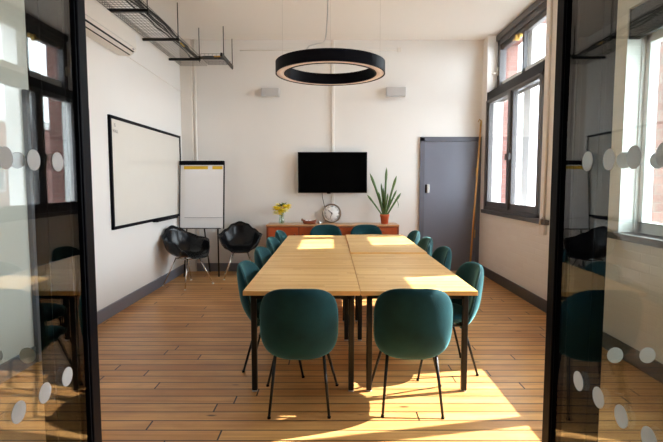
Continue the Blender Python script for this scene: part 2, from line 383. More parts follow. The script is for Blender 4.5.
# ------------------------------------------------------------------ windows
def window(name, y0, y1, upper, label):
    r = structE(name, label, 'window')
    ym = (y0 + y1) / 2; ZT = 2.70
    x0, x1 = XR - .01, XR + .09
    f = MB()
    f.box(x0, x1, y0, y0 + .07, ZS, ZT, .006); f.box(x0, x1, y1 - .07, y1, ZS, ZT, .006)
    f.box(x0, x1, y0, y1, ZS, ZS + .05, .006); f.box(x0, x1, y0, y1, ZT - .035, ZT, .006)
    f.build('window_frame', M['dark_frame'], r)
    MB().box(x0 - .005, x1, ym - .045, ym + .045, ZS + .03, ZT - .03, .006).build('mullion', M['dark_frame'], r)
    for a, b in ((y0 + .07, ym - .045), (ym + .045, y1 - .07)):
        s = MB()
        s.box(x0 + .015, x1 - .02, a, a + .045, ZS + .05, 2.66, .004); s.box(x0 + .015, x1 - .02, b - .045, b, ZS + .05, 2.68, .004)
        s.box(x0 + .015, x1 - .02, a, b, ZS + .05, ZS + .13, .004); s.box(x0 + .015, x1 - .02, a, b, 2.645, 2.675, .004)
        c = s.build('casement', M['dark_frame'], r)
        MB().box(XR + .035, XR + .041, a + .04, b - .04, ZS + .12, 2.65).build('window_pane', M['glass'], c)
        MB().box(x0 - .02, x0 + .02, b - .03 if b < ym else a + .012, b - .012 if b < ym else a + .03, 1.75, 1.84, .003).build('casement_handle', M['dark_frame'], c)
    MB().box(XR - .05, XR + .09, y0 - (.28 if upper else .2), y1, ZS - .055, ZS, .005).build('window_sill', M['dark_frame'], r)
    if upper:
        u0, u1, z0, z1 = XR + .15, XR + .25, ZT - .01, ZC - .005
        f = MB()
        f.box(u0, u1, y0, y0 + .07, z0, z1, .006); f.box(u0, u1, y1 - .10, y1, z0, z1, .006)
        f.box(u0, u1, y0, y1, z0, z0 + .10, .006)
        f.box(u0 - .03, u1, y0, y1, z1 - .09, z1, .006); f.box(u0, u1, y0, y1, z1 - .165, z1 - .08, .006); f.box(u0 + .03, u1, y0, y1, z1 - .235, z1 - .155, .006)
        f.build('upper_frame', M['dark_frame'], r)
        MB().box(X2 - .06, X2 + .02, y0 + .03, y1 - .01, 2.69, 2.98, .005).build('outer_transom', M['reveal'], r)
        MB().box(u0 + .02, u0 + .075, ym + .03, ym + .08, z0, z1 - .2, .006).build("upper_mullion", M['dark_frame'], r)
        for a, b in ((y0 + .06, ym + .03), (ym + .09, y1 - .09)):
            MB().box(u0 + .06, u0 + .066, a, b, z0 + .09, z1 - .25).build('upper_pane', M['glass'], r)
        h = MB(); h.box(u0 - .05, u0 - .0, ym + .02, ym + .10, z1 - .30, z1 - .25, .008); h.box(u0 - .09, u0 - .03, ym + .045, ym + .075, z1 - .34, z1 - .26, .008)
        h.tube([(u0 - .06, ym + .06, z1 - .27), (u0 - .06, ym + .2, z1 - .30)], .012)
        tag(h.build('brass_catch', M['brass'], r), 'brass catch')
        h = MB(); h.tube([(u0 - .01, y1 - .03, 3.13), (u0 - .09, y1 - .05, 3.10)], .014); h.box(u0 - .02, u0, y1 - .06, y1 - .02, 3.08, 3.2)
        tag(h.build('white_lever', M['white_plastic'], r), 'white lever')
        # ledge closing the recess between lower and upper glazing
        MB().box(XR + .1, u1, y0, y1, ZT - .01, ZT + .015).build('ledge', M['white_trim'], r)
    return r
window('window_1', A0 + .03, A1, True, 'tall dark framed window beside the grey door, with an upper light')
r = structE('window_2', 'near window seen through the right glass door and sidelight', 'window')
f = MB(); u0, u1 = XR + .15, XR + .23
f.box(u0, u1, B0, B0 + .06, ZS, ZBH, .005); f.box(u0, u1, B1 - .06, B1, ZS, ZBH, .005); f.box(u0, u1, B0, B1, ZS, ZS + .09, .005); f.box(u0, u1, B0, B1, ZBH - .28, ZBH, .005)
f.build('window_frame', M['reveal'], r)
MB().box(u0 - .005, u1, 3.04, 3.14, ZS + .03, ZBH - .03, .005).build('mullion', M['reveal'], r)
MB().box(u0, u1, 2.30, 2.38, ZS + .03, ZBH - .03, .005).build('mullion', M['reveal'], r)
for a, b in ((B0 + .05, 2.31), (2.37, 3.05), (3.13, B1 - .05)):
    MB().box(u0 + .03, u0 + .036, a, b, ZS + .08, ZBH - .27).build('window_pane', M['glass'], r)
MB().box(XR - .05, u0, B0 - .1, B1 + .08, ZS - .055, ZS, .005).build('window_sill', M['dark_frame'], r)
def blind(y0, y1, label, hb):
    t = thing('roller_blind', label, 'blind', (XR + .047, (y0 + y1) / 2, 2.83 - hb), 0, 'roller blinds over the windows')
    h = (y1 - y0) / 2
    MB().box(-.04, .045, -h, h, 0, hb, .01).build('cassette', M['blind'], t)
    MB().box(-.02, .0, -h + .02, h - .02, -.012, .004, .004).build('bottom_bar', M['black_metal'], t)
    MB().box(-.045, .045, -h - .012, -h + .004, -.004, hb + .004, .006).build('end_cap', M['blind'], t)
    MB().box(-.045, .045, h - .004, h + .012, -.004, hb + .004, .006).build('end_cap', M['blind'], t)
blind(A0 + .05, A1 - .02, 'raised black roller blind across the far window beside the grey door', .128)
blind(B0 + .02, B1 - .02, 'raised black roller blind across the near window behind the right glass door', .23)

# ------------------------------------------------------------------ doors of the room
d = structE('door_1', 'blue grey flush door in the right rear corner', 'door')
f = MB(); f.box(1.42, 1.495, YB - .035, YB, 0, 2.175, .004); f.box(2.335, XR - .001, YB - .035, YB, 0, 2.175, .004); f.box(1.42, XR - .001, YB - .035, YB, 2.10, 2.175, .004)
f.build('door_frame', M['grey_frame'], d)
MB().box(1.497, 2.333, YB - .018, YB, 0.008, 2.098, .003).build('door_leaf', M['grey_door'], d)
k = MB().box(1.535, 1.575, YB - .05, YB - .018, 1.285, 1.42, .006); tag(k.build('lock_case', M['steel'], d), 'steel lock case')
MB().box(1.512, 1.534, YB - .04, YB - .018, 1.28, 1.415, .003).build('keypad', M['black_plastic'], d)
MB().box(2.322, 2.334, YB - .03, YB - .016, 0.55, 0.68, .002).build('hinge', M['brass'], d)
MB().box(2.322, 2.334, YB - .03, YB - .016, 1.55, 1.68, .002).build('hinge', M['brass'], d)

d = structE('door_2', 'blue grey door in the left wall seen through the left glass', 'door')
f = MB(); f.box(XL, XL + .035, 3.75, 3.83, 0, 2.16, .004); f.box(XL, XL + .035, 4.66, 4.72, 0, 2.16, .004); f.box(XL, XL + .035, 3.75, 4.72, 2.08, 2.16, .004)
f.build('door_frame', M['grey_frame'], d)
MB().box(XL, XL + .02, 3.832, 4.658, .008, 2.078, .003).build('door_leaf', M['grey_door'], d)
k = MB(); k.box(XL + .02, XL + .03, 3.875, 3.925, .86, 1.08, .003)
pl = k.build('handle_plate', M['steel'], d)
MB().tube([(XL + .03, 3.90, 1.0), (XL + .075, 3.90, 1.0), (XL + .08, 3.93, 1.0), (XL + .08, 4.02, 1.0)], .01).build('lever_handle', M['steel'], pl)

# ------------------------------------------------------------------ glazed partition and the two glass doors
def wallblock(): pass
struct('wall_front', MB().box(XL, XR, YP, YP + .1, 2.42, ZC), M['wall'], 'white wall above the glazed partition', 'wall')
struct('trim_4', MB().box(XL, XR, YP - .005, YP + .085, 2.32, 2.42, .004), M['black_frame'], 'black head frame above the glass doors', 'trim')
LJ0, LJ1, RJ0, RJ1 = -.935, -.788, .722, .872
def post(x0, x1):
    m = MB()
    m.box(x0, x1, YP, YP + .08, 0, 2.32, .004)
    m.box(x0 - .006, x0 + .02, YP + .03, YP + .05, 0, 2.32); m.box(x1 - .02, x1 + .006, YP + .03, YP + .05, 0, 2.32)
    m.box(x0 + .03, x0 + .045, YP - .006, YP, 0, 2.32, .002); m.box(x1 - .045, x1 - .03, YP - .006, YP, 0, 2.32, .002)
    return m
struct('trim_5', post(LJ0, LJ1), M['black_frame'], 'black jamb post left of the door opening', 'trim')
struct('trim_6', post(RJ0, RJ1), M['black_frame'], 'black jamb post right of the door opening', 'trim')
def dot_mb(axis, c, r=.0265, th=.0012):
    m = MB(); n = 28
    lo, hi = [], []
    for k in range(n):
        a = 2 * PI * k / n; u, v = r * math.cos(a), r * math.sin(a)
        for sgn, l in ((-1, lo), (1, hi)):
            q = (c[0] + u, c[1] + sgn * th / 2, c[2] + v) if axis == 'Y' else (c[0] + sgn * th / 2, c[1] + u, c[2] + v)
            l.append(m.bm.verts.new(q))
    m.bm.faces.new(lo); m.bm.faces.new(hi[::-1])
    for k in range(n): m.bm.faces.new((lo[k], lo[(k + 1) % n], hi[(k + 1) % n], hi[k]))
    return m
def sidelight(name, x0, x1, dx0, step, label):
    r = structE(name, label, 'glass panel')
    f = MB(); f.box(x0, x1, YP + .005, YP + .075, 0, .05, .003); f.box(x0, x1, YP + .005, YP + .075, 2.27, 2.32, .003)
    f.build('window_frame', M['black_frame'], r)
    MB().box(x0, x1, YP + .034, YP + .044, .045, 2.275).build('window_pane', M['glass_door'], r)
    x = dx0
    while (x < x1 - .03) if step > 0 else (x > x0 + .03):
        for z in (.875, 1.512):
            dot_mb('Y', (x, YP + .0325, z)).build('frosted_dot', M['dot'], r)
        x += step
sidelight('window_3', XL, LJ0, -1.0, -.1065, 'fixed glass panel with white dots left of the glass doors')
sidelight('window_4', RJ1, XR, .933, .1065, 'fixed glass panel with white dots right of the glass doors')
def glass_door(name, xf, sgn, dots, label):
    """leaf opened 90 degrees towards the corridor; xf is the face seen through the opening, the leaf lies outward of it"""
    r = structE(name, label, 'door')
    xa, xb = sorted((xf, xf + sgn * .032))
    y0, y1, z0, z1 = .70, YP - .012, .012, 2.31
    f = MB()
    f.box(xa, xb, y1 - .05, y1, z0, z1, .004); f.box(xa, xb, y0, y0 + .05, z0, z1, .004)
    f.box(xa, xb, y0, y1, z0, z0 + .12, .004); f.box(xa, xb, y0, y1, z1 - .08, z1, .004)
    fr = f.build('door_frame', M['black_frame'], r)
    b = MB(); b.box(xa + .006, xb - .006, y1 - .056, y1 - .045, z0 + .1, z1 - .06, .002); b.box(xa + .006, xb - .006, y0 + .045, y0 + .056, z0 + .1, z1 - .06, .002)
    b.build('glazing_bead', M['black_frame'], fr)
    xg = xf + sgn * .012
    ga, gb = sorted((xg, xg + sgn * .008))
    MB().box(ga, gb, y0 + .045, y1 - .045, z0 + .11, z1 - .07).build('door_pane', M['glass_door'], r)
    for z in (.89, 1.498):
        for y in dots: dot_mb('X', (xg - sgn * .0012, y, z)).build('frosted_dot', M['dot'], r)
    for z in (.3, 1.2, 2.05):
        MB().tube([(xf + sgn * .03, YP - .008, z), (xf + sgn * .03, YP - .008, z + .1)], .007).build('hinge', M['steel'], r)
    h = MB().tube([(xf, y0 + .04, .9), (xf - sgn * .05, y0 + .04, .9), (xf - sgn * .05, y0 + .04, 1.25), (xf, y0 + .04, 1.25)], .01)
    h.build('pull_handle', M['steel'], r)
    return r
glass_door('door_3', -.742, -1, [1.323, 1.217, 1.111, 1.005, .899], 'black framed glass door opened outward on the left')
_d4 = glass_door('door_4', .68, 1, [1.293, 1.190, 1.090, .988, .886], 'black framed glass door opened outward on the right')

# the right leaf stands a degree off square, turned about its hinge edge
_hg = Vector((.68, YP - .012, 0)); _d4.matrix_world = Matrix.Translation(_hg) @ Matrix.Rotation(R(-.92), 4, 'Z') @ Matrix.Translation(-_hg)

# ------------------------------------------------------------------ conference tables
def tabletop(t, w_, l_, up):
    o = MB().box(-w_ / 2, w_ / 2, -l_ / 2, l_ / 2, .715 + up, .745 + up, .002).build('tabletop', M['table'], t)
    o.data.materials.append(M['table_edge'])
    for p in o.data.polygons:
        if abs(p.normal.z) < .5: p.material_index = 1
    return o
def make_table(label, w_, l_, loc, lx, ly, up=0.0):
    t = thing('conference_table', label, 'table', loc, 0, 'oak tables pushed together')
    tabletop(t, w_, l_, up)
    f = MB(); a, b = w_ / 2 - .055, l_ / 2 - .12
    f.box(-a, a, -b, -b + .025, .665, .715 + up); f.box(-a, a, b - .025, b, .665, .715 + up); f.box(-a, -a + .025, -b, b, .665, .715 + up); f.box(a - .025, a, -b, b, .665, .715 + up)
    f.build('underframe', M['black_metal'], t)
    for x in lx:
        for y in ly:
            lg = MB().box(x - .019, x + .019, y - .019, y + .019, .008, .715 + up, .007).build('leg', M['black_metal'], t)
            MB().lathe([(0, 0), (.02, 0), (.02, .006), (.016, .009), (0, .009)], 16, (x, y, 0)).build('foot_glide', M['steel'], lg)
W_, L_ = .757, 1.635
lx1, lx2 = -.194, .567
make_table('oak topped table nearest the camera, left of the centre seam', W_, L_, (lx1, 3.037 + L_ / 2, 0), (-.338, .33), (-.635, .44))
make_table('oak topped table nearest the camera, right of the centre seam', W_, L_, (lx2, 3.037 + L_ / 2, 0), (-.307, .35), (-.635, .44))
make_table('oak topped table in the far row by the sideboard, left of the centre seam', W_, L_, (lx1, 4.678 + L_ / 2, 0), (-.338, .33), (-.60, .325))
make_table('oak topped table in the far row by the sideboard, right of the centre seam', W_, L_, (lx2, 4.686 + L_ / 2, 0), (-.30, .35), (-.60, .325), .011)

# ------------------------------------------------------------------ teal chairs (face +Y locally)
def make_chair(label):
    t = thing('dining_chair', label, 'chair', (0, 0, 0), 0, 'teal velvet chairs around the table')
    def back_base(u, v):
        y = -.262 - .14 * v if v > 0 else -.262 - .14 * v + 1.55 * v * v
        return Vector((u, y + 1.5 * u * u, .578 + v))
    def fb(u, v, h):
        p = back_base(u, v); e = 1e-3
        du = back_base(u + e, v) - back_base(u - e, v); dv = back_base(u, v + e) - back_base(u, v - e)
        return p + du.cross(dv).normalized() * -h * -1
    MB().pad(fb, .07, a=.239, b=.242, expo=3.3, edge=4).build('backrest', M['velvet'], t)
    def seat_base(u, v):
        return Vector((u, .012 + v, .425 + .25 * u * u + (.5 * v * v if v < 0 else -.25 * v * v)))
    def fs(u, v, h):
        return seat_base(u, v) + Vector((0, 0, h))
    MB().pad(fs, .085, a=.228, b=.232, expo=2.7, edge=4).build('seat', M['velvet'], t)
    # piping line round the back
    def sq(th, ex=3.3):
        c, s = math.cos(th), math.sin(th)
        return math.copysign(abs(c) ** (2 / ex), c) * .2385, math.copysign(abs(s) ** (2 / ex), s) * .2365
    ring = [back_base(*sq(2 * PI * k / 64)) for k in range(65)]
    MB().tube(ring, .0045, 6, False).build('piping', M['piping'], t)
    f = MB()
    f.tube([(-.15, -.13, .378), (.15, -.13, .378)], .009); f.tube([(-.15, .13, .375), (.15, .13, .375)], .009)
    f.tube([(-.15, -.13, .378), (-.15, .13, .375)], .009); f.tube([(.15, -.13, .378), (.15, .13, .375)], .009)
    f.build('seat_frame', M['black_metal'], t)
    for sx in (-1, 1):
        for (x0, y0, x1, y1) in ((.15, -.13, .184, -.237), (.15, .13, .246, .232)):
            lg = MB().tube([(sx * x0, y0, .385), (sx * x1, y1, .006)], [.0105, .0085], 10).build('leg', M['black_metal'], t)
            MB().lathe([(0, 0), (.011, 0), (.011, .012), (0, .012)], 12, (sx * x1, y1, 0)).build('foot_cap', M['black_plastic'], lg)
    return t
chair = make_chair('teal velvet chair at the near end of the table, back to camera, left one')
chair.location = (-.203, 3.065, 0); chair.rotation_euler = (0, 0, R(1.0))
spots = [
 ((.512, 3.07), -3.2, 'teal velvet chair at the near end of the table, back to camera, right one'),
 ((-.42, 3.71), -95, 'teal velvet chair on the left side of the table, nearest the camera'),
 ((-.425, 4.57), -95, 'teal velvet chair on the left side of the table, second from the camera'),
 ((-.425, 5.42), -95, 'teal velvet chair on the left side of the table, third from the camera'),
 ((-.42, 6.21), -95, 'teal velvet chair on the left side of the table, furthest back near the vase end'),
 ((.845, 3.65), 94, 'teal velvet chair on the window side of the table, nearest the camera'),
 ((.84, 4.60), 93, 'teal velvet chair on the window side of the table, second from the camera'),
 ((.835, 5.42), 93, 'teal velvet chair on the window side of the table, third from the camera'),
 ((.835, 6.20), 93, 'teal velvet chair on the window side of the table, furthest back near the plant'),
 ((-.085, 6.86), 180, 'teal velvet chair facing the camera before the sideboard, below the clock'),
 ((.515, 6.86), 180, 'teal velvet chair facing the camera before the sideboard, left of the plant'),
]
for (x, y), a, lab in spots: dup(chair, (x, y, 0), R(a), lab)

# ------------------------------------------------------------------ black moulded armchairs (face -Y locally)
def make_arm(label, loc, rz):
    t = thing('armchair', label, 'chair', loc, rz, 'black moulded armchairs by the back wall')
    def interp(tab, a):
        for (a0, v0), (a1, v1) in zip(tab, tab[1:]):
            if a0 <= a <= a1:
                q = (a - a0) / (a1 - a0); q = q * q * (3 - 2 * q); return v0 + (v1 - v0) * q
        return tab[-1][1]
    Ht = [(0, .43), (30, .435), (52, .525), (72, .63), (92, .645), (110, .655), (132, .715), (155, .79), (180, .825)]
    Rt = [(0, .275), (35, .29), (60, .302), (90, .300), (115, .288), (145, .275), (180, .275)]
    n, m_ = 72, 16
    def P(i, j):
        th = 360 * i / n; a = th if th <= 180 else 360 - th
        q = j / (m_ - 1)
        hh, rr = interp(Ht, a), interp(Rt, a)
        rad = rr * (1 - (1 - q) ** 2.3)
        z = .40 + (hh - .40) * (q ** 2.5) + .02 * math.sin(PI * q)
        fl = .0
        if 60 < a < 140: fl = .035 * math.sin((a - 60) / 80 * PI) * max(0, (q - .75) / .25) ** 2
        ang = R(th)
        # 0 degrees = front (-Y)
        return Vector((math.sin(ang) * (rad + fl + .001), -math.cos(ang) * (rad + fl + .001) + (.05 * q if a > 120 else 0), z - (.02 * q if a < 30 else 0)))
    mb = MB(); mb.grid(P, n, m_, True)
    bmesh.ops.remove_doubles(mb.bm, verts=mb.bm.verts[:], dist=.002)
    sh = mb.build('shell', M['black_plastic'], t)
    sd = sh.modifiers.new('thick', 'SOLIDIFY'); sd.thickness = .01; sd.offset = 0
    rim = [P(i, m_ - 1) for i in range(n + 1)]
    MB().tube(rim, .0085, 8, False).build('rim', M['black_plastic'], t)
    f = MB()
    for sx in (-1, 1): f.tube([(sx * .10, -.12, .385), (sx * .10, .12, .385)], .008)
    f.tube([(-.1, -.12, .385), (.1, -.12, .385)], .008); f.tube([(-.1, .12, .385), (.1, .12, .385)], .008)
    f.build('seat_frame', M['chrome'], t)
    for sx in (-1, 1):
        for y0, y1 in ((-.12, -.235), (.12, .235)):
            lg = MB().tube([(sx * .10, y0, .395), (sx * .245, y1, .008)], .009).build('leg', M['chrome'], t)
            MB().lathe([(0, 0), (.015, 0), (.013, .012), (0, .014)], 12, (sx * .245, y1, 0)).build('foot_glide', M['white_plastic'], lg)
    return t
arm = make_arm('black moulded armchair in the left corner, turned side-on before the flip chart', (-2.03, 6.68, 0), R(56))
dup(arm, (-1.405, 7.31, 0), R(11), 'black moulded armchair against the back wall, facing the camera beside the sideboard')

# ------------------------------------------------------------------ whiteboard
t = thing('whiteboard', 'large white board in black frame hung on the left wall', 'whiteboard', (XL, 6.36, 1.55))
hy, hz = 1.195, .62
f = MB(); f.box(0, .03, -hy, -hy + .035, -hz, hz, .003); f.box(0, .03, hy - .035, hy, -hz, hz, .003); f.box(0, .03, -hy, hy, -hz, -hz + .035, .003); f.box(0, .03, -hy, hy, hz - .035, hz, .003)
f.build('frame', M['black_frame'], t)
MB().box(0, .018, -hy + .02, hy - .02, -hz + .02, hz - .02).build('writing_surface', M['whiteboard'], t)
text_mesh('handwriting', 'IS', .055, M['grey_ink'], t, (.0192, -hy + .13, hz - .10), (PI / 2, 0, PI / 2))
text_mesh('handwriting', 'WALL', .05, M['grey_ink'], t, (.0192, -hy + .14, hz - .165), (PI / 2, 0, PI / 2))
tr = MB(); tr.box(.0, .075, .0, .84, -hz - .012, -hz, .002); tr.box(.068, .075, .0, .84, -hz - .012, -hz + .012, .002)
tr.build('pen_tray', M['black_frame'], t)
e = MB().box(0, .03, -.022, .022, -.045, .045, .004).build('board_eraser', M['black_plastic'], None, (XL + .0182, 7.46, 1.04))
tag(e, 'small black block eraser stuck to the whiteboard by its lower rear corner', 'eraser')

# ------------------------------------------------------------------ flip chart
t = thing('flip_chart_easel', 'flip chart easel with white board and black clamp bar in the left rear corner', 'easel', (-2.0, 7.32, 0), R(-1))
tilt = Matrix.Translation((0, 0, .735)) @ Matrix.Rotation(R(-6), 4, 'X')
b = MB(); b.box(-.335, .335, 0, .02, .015, 1.0, .006, mat=tilt); b.build('board', M['board_white'], t)
for xa in (-.347, .333): MB().box(xa, xa + .014, -.004, .028, 0, 1.03, .003, mat=tilt).build('side_edge', M['black_frame'], t)
f = MB(); f.box(-.347, .347, -.03, .028, .985, 1.05, .006, mat=tilt); f.build('clamp_bar', M['black_frame'], t)
f = MB(); f.box(-.30, .30, -.05, .005, .0, .016, .004, mat=tilt); f.build('pen_tray', M['skirting_dark'], t)
for x0, y0, x1, y1, zt in ((-.24, .03, -.27, -.05, .76), (.24, .03, .27, -.05, .76)):
    MB().tube([(x0, y0 + .02, zt), (x1, y1, .0)], .011).build('leg', M['black_metal'], t)
MB().tube([(0, .06, .98), (0.02, .36, 0)], .011).build('leg', M['black_metal'], t)
pd = thing('flip_chart_pad', 'white paper pad with yellow top band clipped on the flip chart easel', 'paper pad', (-2.0, 7.32, 0), R(-1))
MB().box(-.262, .325, -.012, -.002, .17, .985, .001, mat=tilt).build('sheets', M['paper'], pd)
tag(MB().box(-.275, .095, -.0145, -.0125, .92, .968, mat=tilt).build('binding_strip', M['yellow'], pd), 'yellow band')
tag(MB().box(.165, .322, -.0145, -.0125, .92, .968, mat=tilt).build('binding_strip', M['yellow'], pd), 'yellow band')
MB().box(.095, .165, -.0142, -.0125, .925, .963, mat=tilt).build('paper_label', M['paper'], pd)
MB().box(-.262, .325, -.0132, -.0122, .172, .177, mat=tilt).build('page_edge', M['skirting'], pd)

# ------------------------------------------------------------------ air conditioner
t = thing('air_conditioner', 'white wall mounted air conditioner high on the left wall beside the cable tray', 'air conditioner', (XL, 4.86, 2.855))
hl = .64
prof = [(0, .01), (0, .30), (.17, .30), (.2, .27), (.205, .08), (.19, .04), (.13, 0)]
mb = MB()
va = [mb.bm.verts.new((x, -hl, z)) for x, z in prof]; vb = [mb.bm.verts.new((x, hl, z)) for x, z in prof]
mb.bm.faces.new(va); mb.bm.faces.new(vb[::-1])
for k in range(len(prof)): mb.bm.faces.new((va[k], va[(k + 1) % len(prof)], vb[(k + 1) % len(prof)], vb[k]))
bo = mb.build('casing', M['white_plastic'], t)
bv = bo.modifiers.new('bev', 'BEVEL'); bv.width = .012; bv.segments = 3; bv.limit_method = 'ANGLE'
rot = Matrix.Translation((.168, 0, .024)) @ Matrix.Rotation(R(-34), 4, 'Y')
MB().box(-.034, .034, -hl + .05, hl - .06, -.006, .003, mat=rot).build('air_slot', M['black_plastic'], t)
MB().box(-.02, .018, -hl + .05, hl - .06, -.011, -.005, .002, mat=rot).build('louvre_flap', M['white_plastic'], t)
MB().box(.203, .207, -hl + .02, hl - .02, .077, .081).build('panel_seam', M['grey_plastic'], t)
MB().box(.195, .2055, hl - .10, hl - .07, .055, .065).build('indicator_window', M['skirting'], t)
c = MB().tube([(XL + .002, 5.52, 2.92), (XL + .002, 6.3, 2.91), (XL + .002, 7.70, 2.88)], .005)
tag(c.build('pipe_conduit', M['white_trim']), 'thin white conduit running back from the air conditioner along the left wall', 'conduit')

# ------------------------------------------------------------------ cable trays
def tray(t, length, width, depth=.05, ly=.052, lx=.04, r=.0026):
    """basket along local +Y from 0..length, width centred"""
    m = MB()
    n = int(width / lx)
    for i in range(n + 1):
        x = -width / 2 + width * i / n; m.tube([(x, 0, 0), (x, length, 0)], r, 5)
    for sx in (-1, 1):
        m.tube([(sx * width / 2, 0, depth), (sx * width / 2, length, depth)], r * 1.3, 5)
    k = int(length / ly)
    for i in range(k + 1):
        y = length * i / k
        m.tube([(-width / 2, y, depth), (-width / 2, y, 0), (width / 2, y, 0), (width / 2, y, depth)], r, 5)
    o = m.build('wire_basket', M['wire'], t); tag(o, kind='stuff') if False else None
    return o
def bracket(t, y, width, zt, both=True):
    o = MB().box(-width / 2 - .03, width / 2 + .03, y - .02, y + .02, -.035, -.005, .003).build('bracket', M['black_metal'], t)
    for sx in ((-1, 1) if both else (1,)):
        MB().tube([(sx * width / 2 + sx * .015, y, -.06), (sx * width / 2 + sx * .015, y, zt)], .006, 8).build('hanger_rod', M['black_metal'], o)
t = thing('cable_tray', 'wire basket cable tray hung along the left wall near the ceiling', 'cable tray', (-2.145, 3.9, 3.26), 0, 'wire cable trays')
tray(t, 3.72, .40)
for y in (.35, 1.27, 2.28, 3.25): bracket(t, y, .40, ZC - 3.26, False)
t = thing('cable_tray', 'short wire basket cable tray along the back wall in the left corner', 'cable tray', (-1.90, 7.33, 3.26), R(-90), 'wire cable trays')
tray(t, .34, .44)
MB().box(-.36, .40, .325, .355, -.03, .02, .003).build('end_bracket', M['black_metal'], t)
for x, y in ((-.36, .34), (.25, .34)):
    MB().tube([(x, y, -.04), (x, y, ZC - 3.26)], .006, 8).build('hanger_rod', M['black_metal'], t)
def wob(pts, n=6):
    return pts
m = MB()
for k in range(5):
    xo = -2.06 + .028 * k
    m.tube([(xo + random.uniform(-.02, .02), 3.9 + 3.3 * j / 12, 3.277 + .012 * (k % 2) + random.uniform(0, .012)) for j in range(13)]
           + [(xo + .08, 7.28 - .03 * k, 3.285), (-1.75, 7.30 - .035 * k, 3.285), (-1.60, 7.31 - .03 * k, 3.285)], .009, 6)
tag(m.build('cable_bundle', M['cable']), 'bundle of black cables lying in the wire trays', 'cables', None, 'stuff')
t_ = MB().box(-.05, .05, -.012, .012, 0, .022, .004).build('cable_tag', M['orange_tag'], None, (-1.67, 7.16, 3.272)); tag(t_, 'small orange connector in the short back cable tray', 'connector')
t_ = MB().box(-.012, .012, -.06, .06, 0, .022, .004).build('cable_tag', M['yellow'], None, (-1.99, 6.55, 3.272)); tag(t_, 'small yellow cable tag in the long left cable tray', 'connector')

# ------------------------------------------------------------------ ring pendant lamp
t = thing('ring_pendant_lamp', 'large black ring pendant lamp hanging over the table', 'lamp', (-.012, 5.02, 2.55))
Ro, Ri, hh = .56, .462, .115
MB().lathe([(Ro, 0), (Ro, hh), (Ri, hh), (Ri, 0), (Ri + .012, 0), (Ri + .012, .02), (Ro - .012, .02), (Ro - .012, 0)], 128, close=True).build('ring_body', M['black_frame'], t)
for o in kids(t):
    for p in o.data.polygons: p.use_smooth = False
MB().lathe([(Ri + .012, .006), (Ri + .012, .018), (Ro - .012, .018), (Ro - .012, .006)], 128, close=True).build('diffuser', M['diffuser'], t)
for a in (1, 90):
    x, y = .51 * math.cos(R(a)), .51 * math.sin(R(a))
    MB().tube([(x, y, hh - .01), (x, y, ZC - 2.55)], .0014, 5).build('suspension_wire', M['steel'], t)
x, y = -.51, 0
MB().tube([(-.49, .02, hh - .01), (-.49, .02, ZC - 2.55)], .0014, 5).build('suspension_wire', M['steel'], t)
MB().tube([(-.24, -.455, hh - .01), (-.20, -.42, hh + .055), (-.13, -.34, hh + .10), (-.075, -.28, hh + .125), (-.05, -.25, hh + .16), (-.04, -.23, hh + .22), (-.025, -.21, .55), (-.02, -.2, ZC - 2.55)], .0065, 8).build('power_cable', M['grey_plastic'], t)
MB().lathe([(0, 0), (.06, 0), (.06, .03), (0, .03)], 32, (-.02, -.2, ZC - 2.55 - .03)).build('ceiling_rose', M['white_plastic'], t)

# ------------------------------------------------------------------ back wall: speakers, conduits, television
def speaker(x0, x1, z0, z1, label):
    t = thing('wall_speaker', label, 'speaker', ((x0 + x1) / 2, YB, z0), 0, 'grey box speakers on the back wall')
    w2, h = (x1 - x0) / 2, z1 - z0
    MB().box(-w2, w2, -.13, -.02, 0, h, .006).build('cabinet', M['grey_plastic'], t)
    MB().box(-w2 + .008, w2 - .008, -.135, -.13, .008, h - .008, .002).build('grille', M['grey_mesh'], t)
    MB().box(-.04, .04, -.021, 0, .03, h - .03).build('wall_bracket', M['grey_plastic'], t)
speaker(-1.105, -.825, 2.80, 2.925, 'small grey box speaker high on the back wall, left of the ring lamp')
speaker(.86, 1.165, 2.80, 2.94, 'small grey box speaker high on the back wall, right of the ring lamp')
c = MB(); c.box(.0, .045, YB - .025, YB + .002, .8005, ZC, .006)
tag(c.build('cable_trunking', M['white_trim']), 'white vertical cable trunking on the back wall behind the television', 'trunking')
c = MB(); c.tube([(-2.165, YB - .02, .14), (-2.165, YB - .02, ZC)], .018, 14)
tag(c.build('wall_pipe', M['white_trim']), 'white vertical pipe in the left rear corner behind the flip chart', 'pipe')
c = MB(); c.tube([(-1.45, YB - .006, 3.53), (-.01, YB - .006, 3.53)], .008, 10)
tag(c.build('wall_conduit', M['white_trim']), 'thin white horizontal conduit high on the back wall, left of the trunking', 'conduit')
c = MB(); c.tube([(.05, YB - .006, 3.53), (1.05, YB - .006, 3.53)], .008, 10); c.box(1.04, 1.10, YB - .03, YB, 3.50, 3.57, .004)
tag(c.build('wall_conduit', M['white_trim']), 'thin white horizontal conduit high on the back wall, right of the trunking', 'conduit')
t = thing('television', 'flat black television mounted on the back wall above the sideboard', 'television', (.016, YB, 1.281))
MB().box(-.549, .549, -.13, -.085, 0, .648, .006).build('television_case', M['black_plastic'], t)
MB().box(-.541, .541, -.1325, -.129, .012, .640, .001).build('screen', M['screen'], t)
MB().box(-.2, .2, -.086, -.025, .2, .45, .004).build('wall_mount', M['black_metal'], t)
MB().box(-.09, -.03, -.125, -.10, -.012, .001, .002).build('sensor_tab', M['black_plastic'], t)
c = MB().tube([(-.15, YB - .10, 1.285), (-.148, YB - .07, 1.22), (-.125, YB - .035, 1.12), (-.105, YB - .02, 1.03), (-.10, YB - .02, .8205)], .005, 6)
tag(c.build('television_cable', M['cable']), 'thin dark cable dropping from the television to the sideboard by the clock', 'cable')
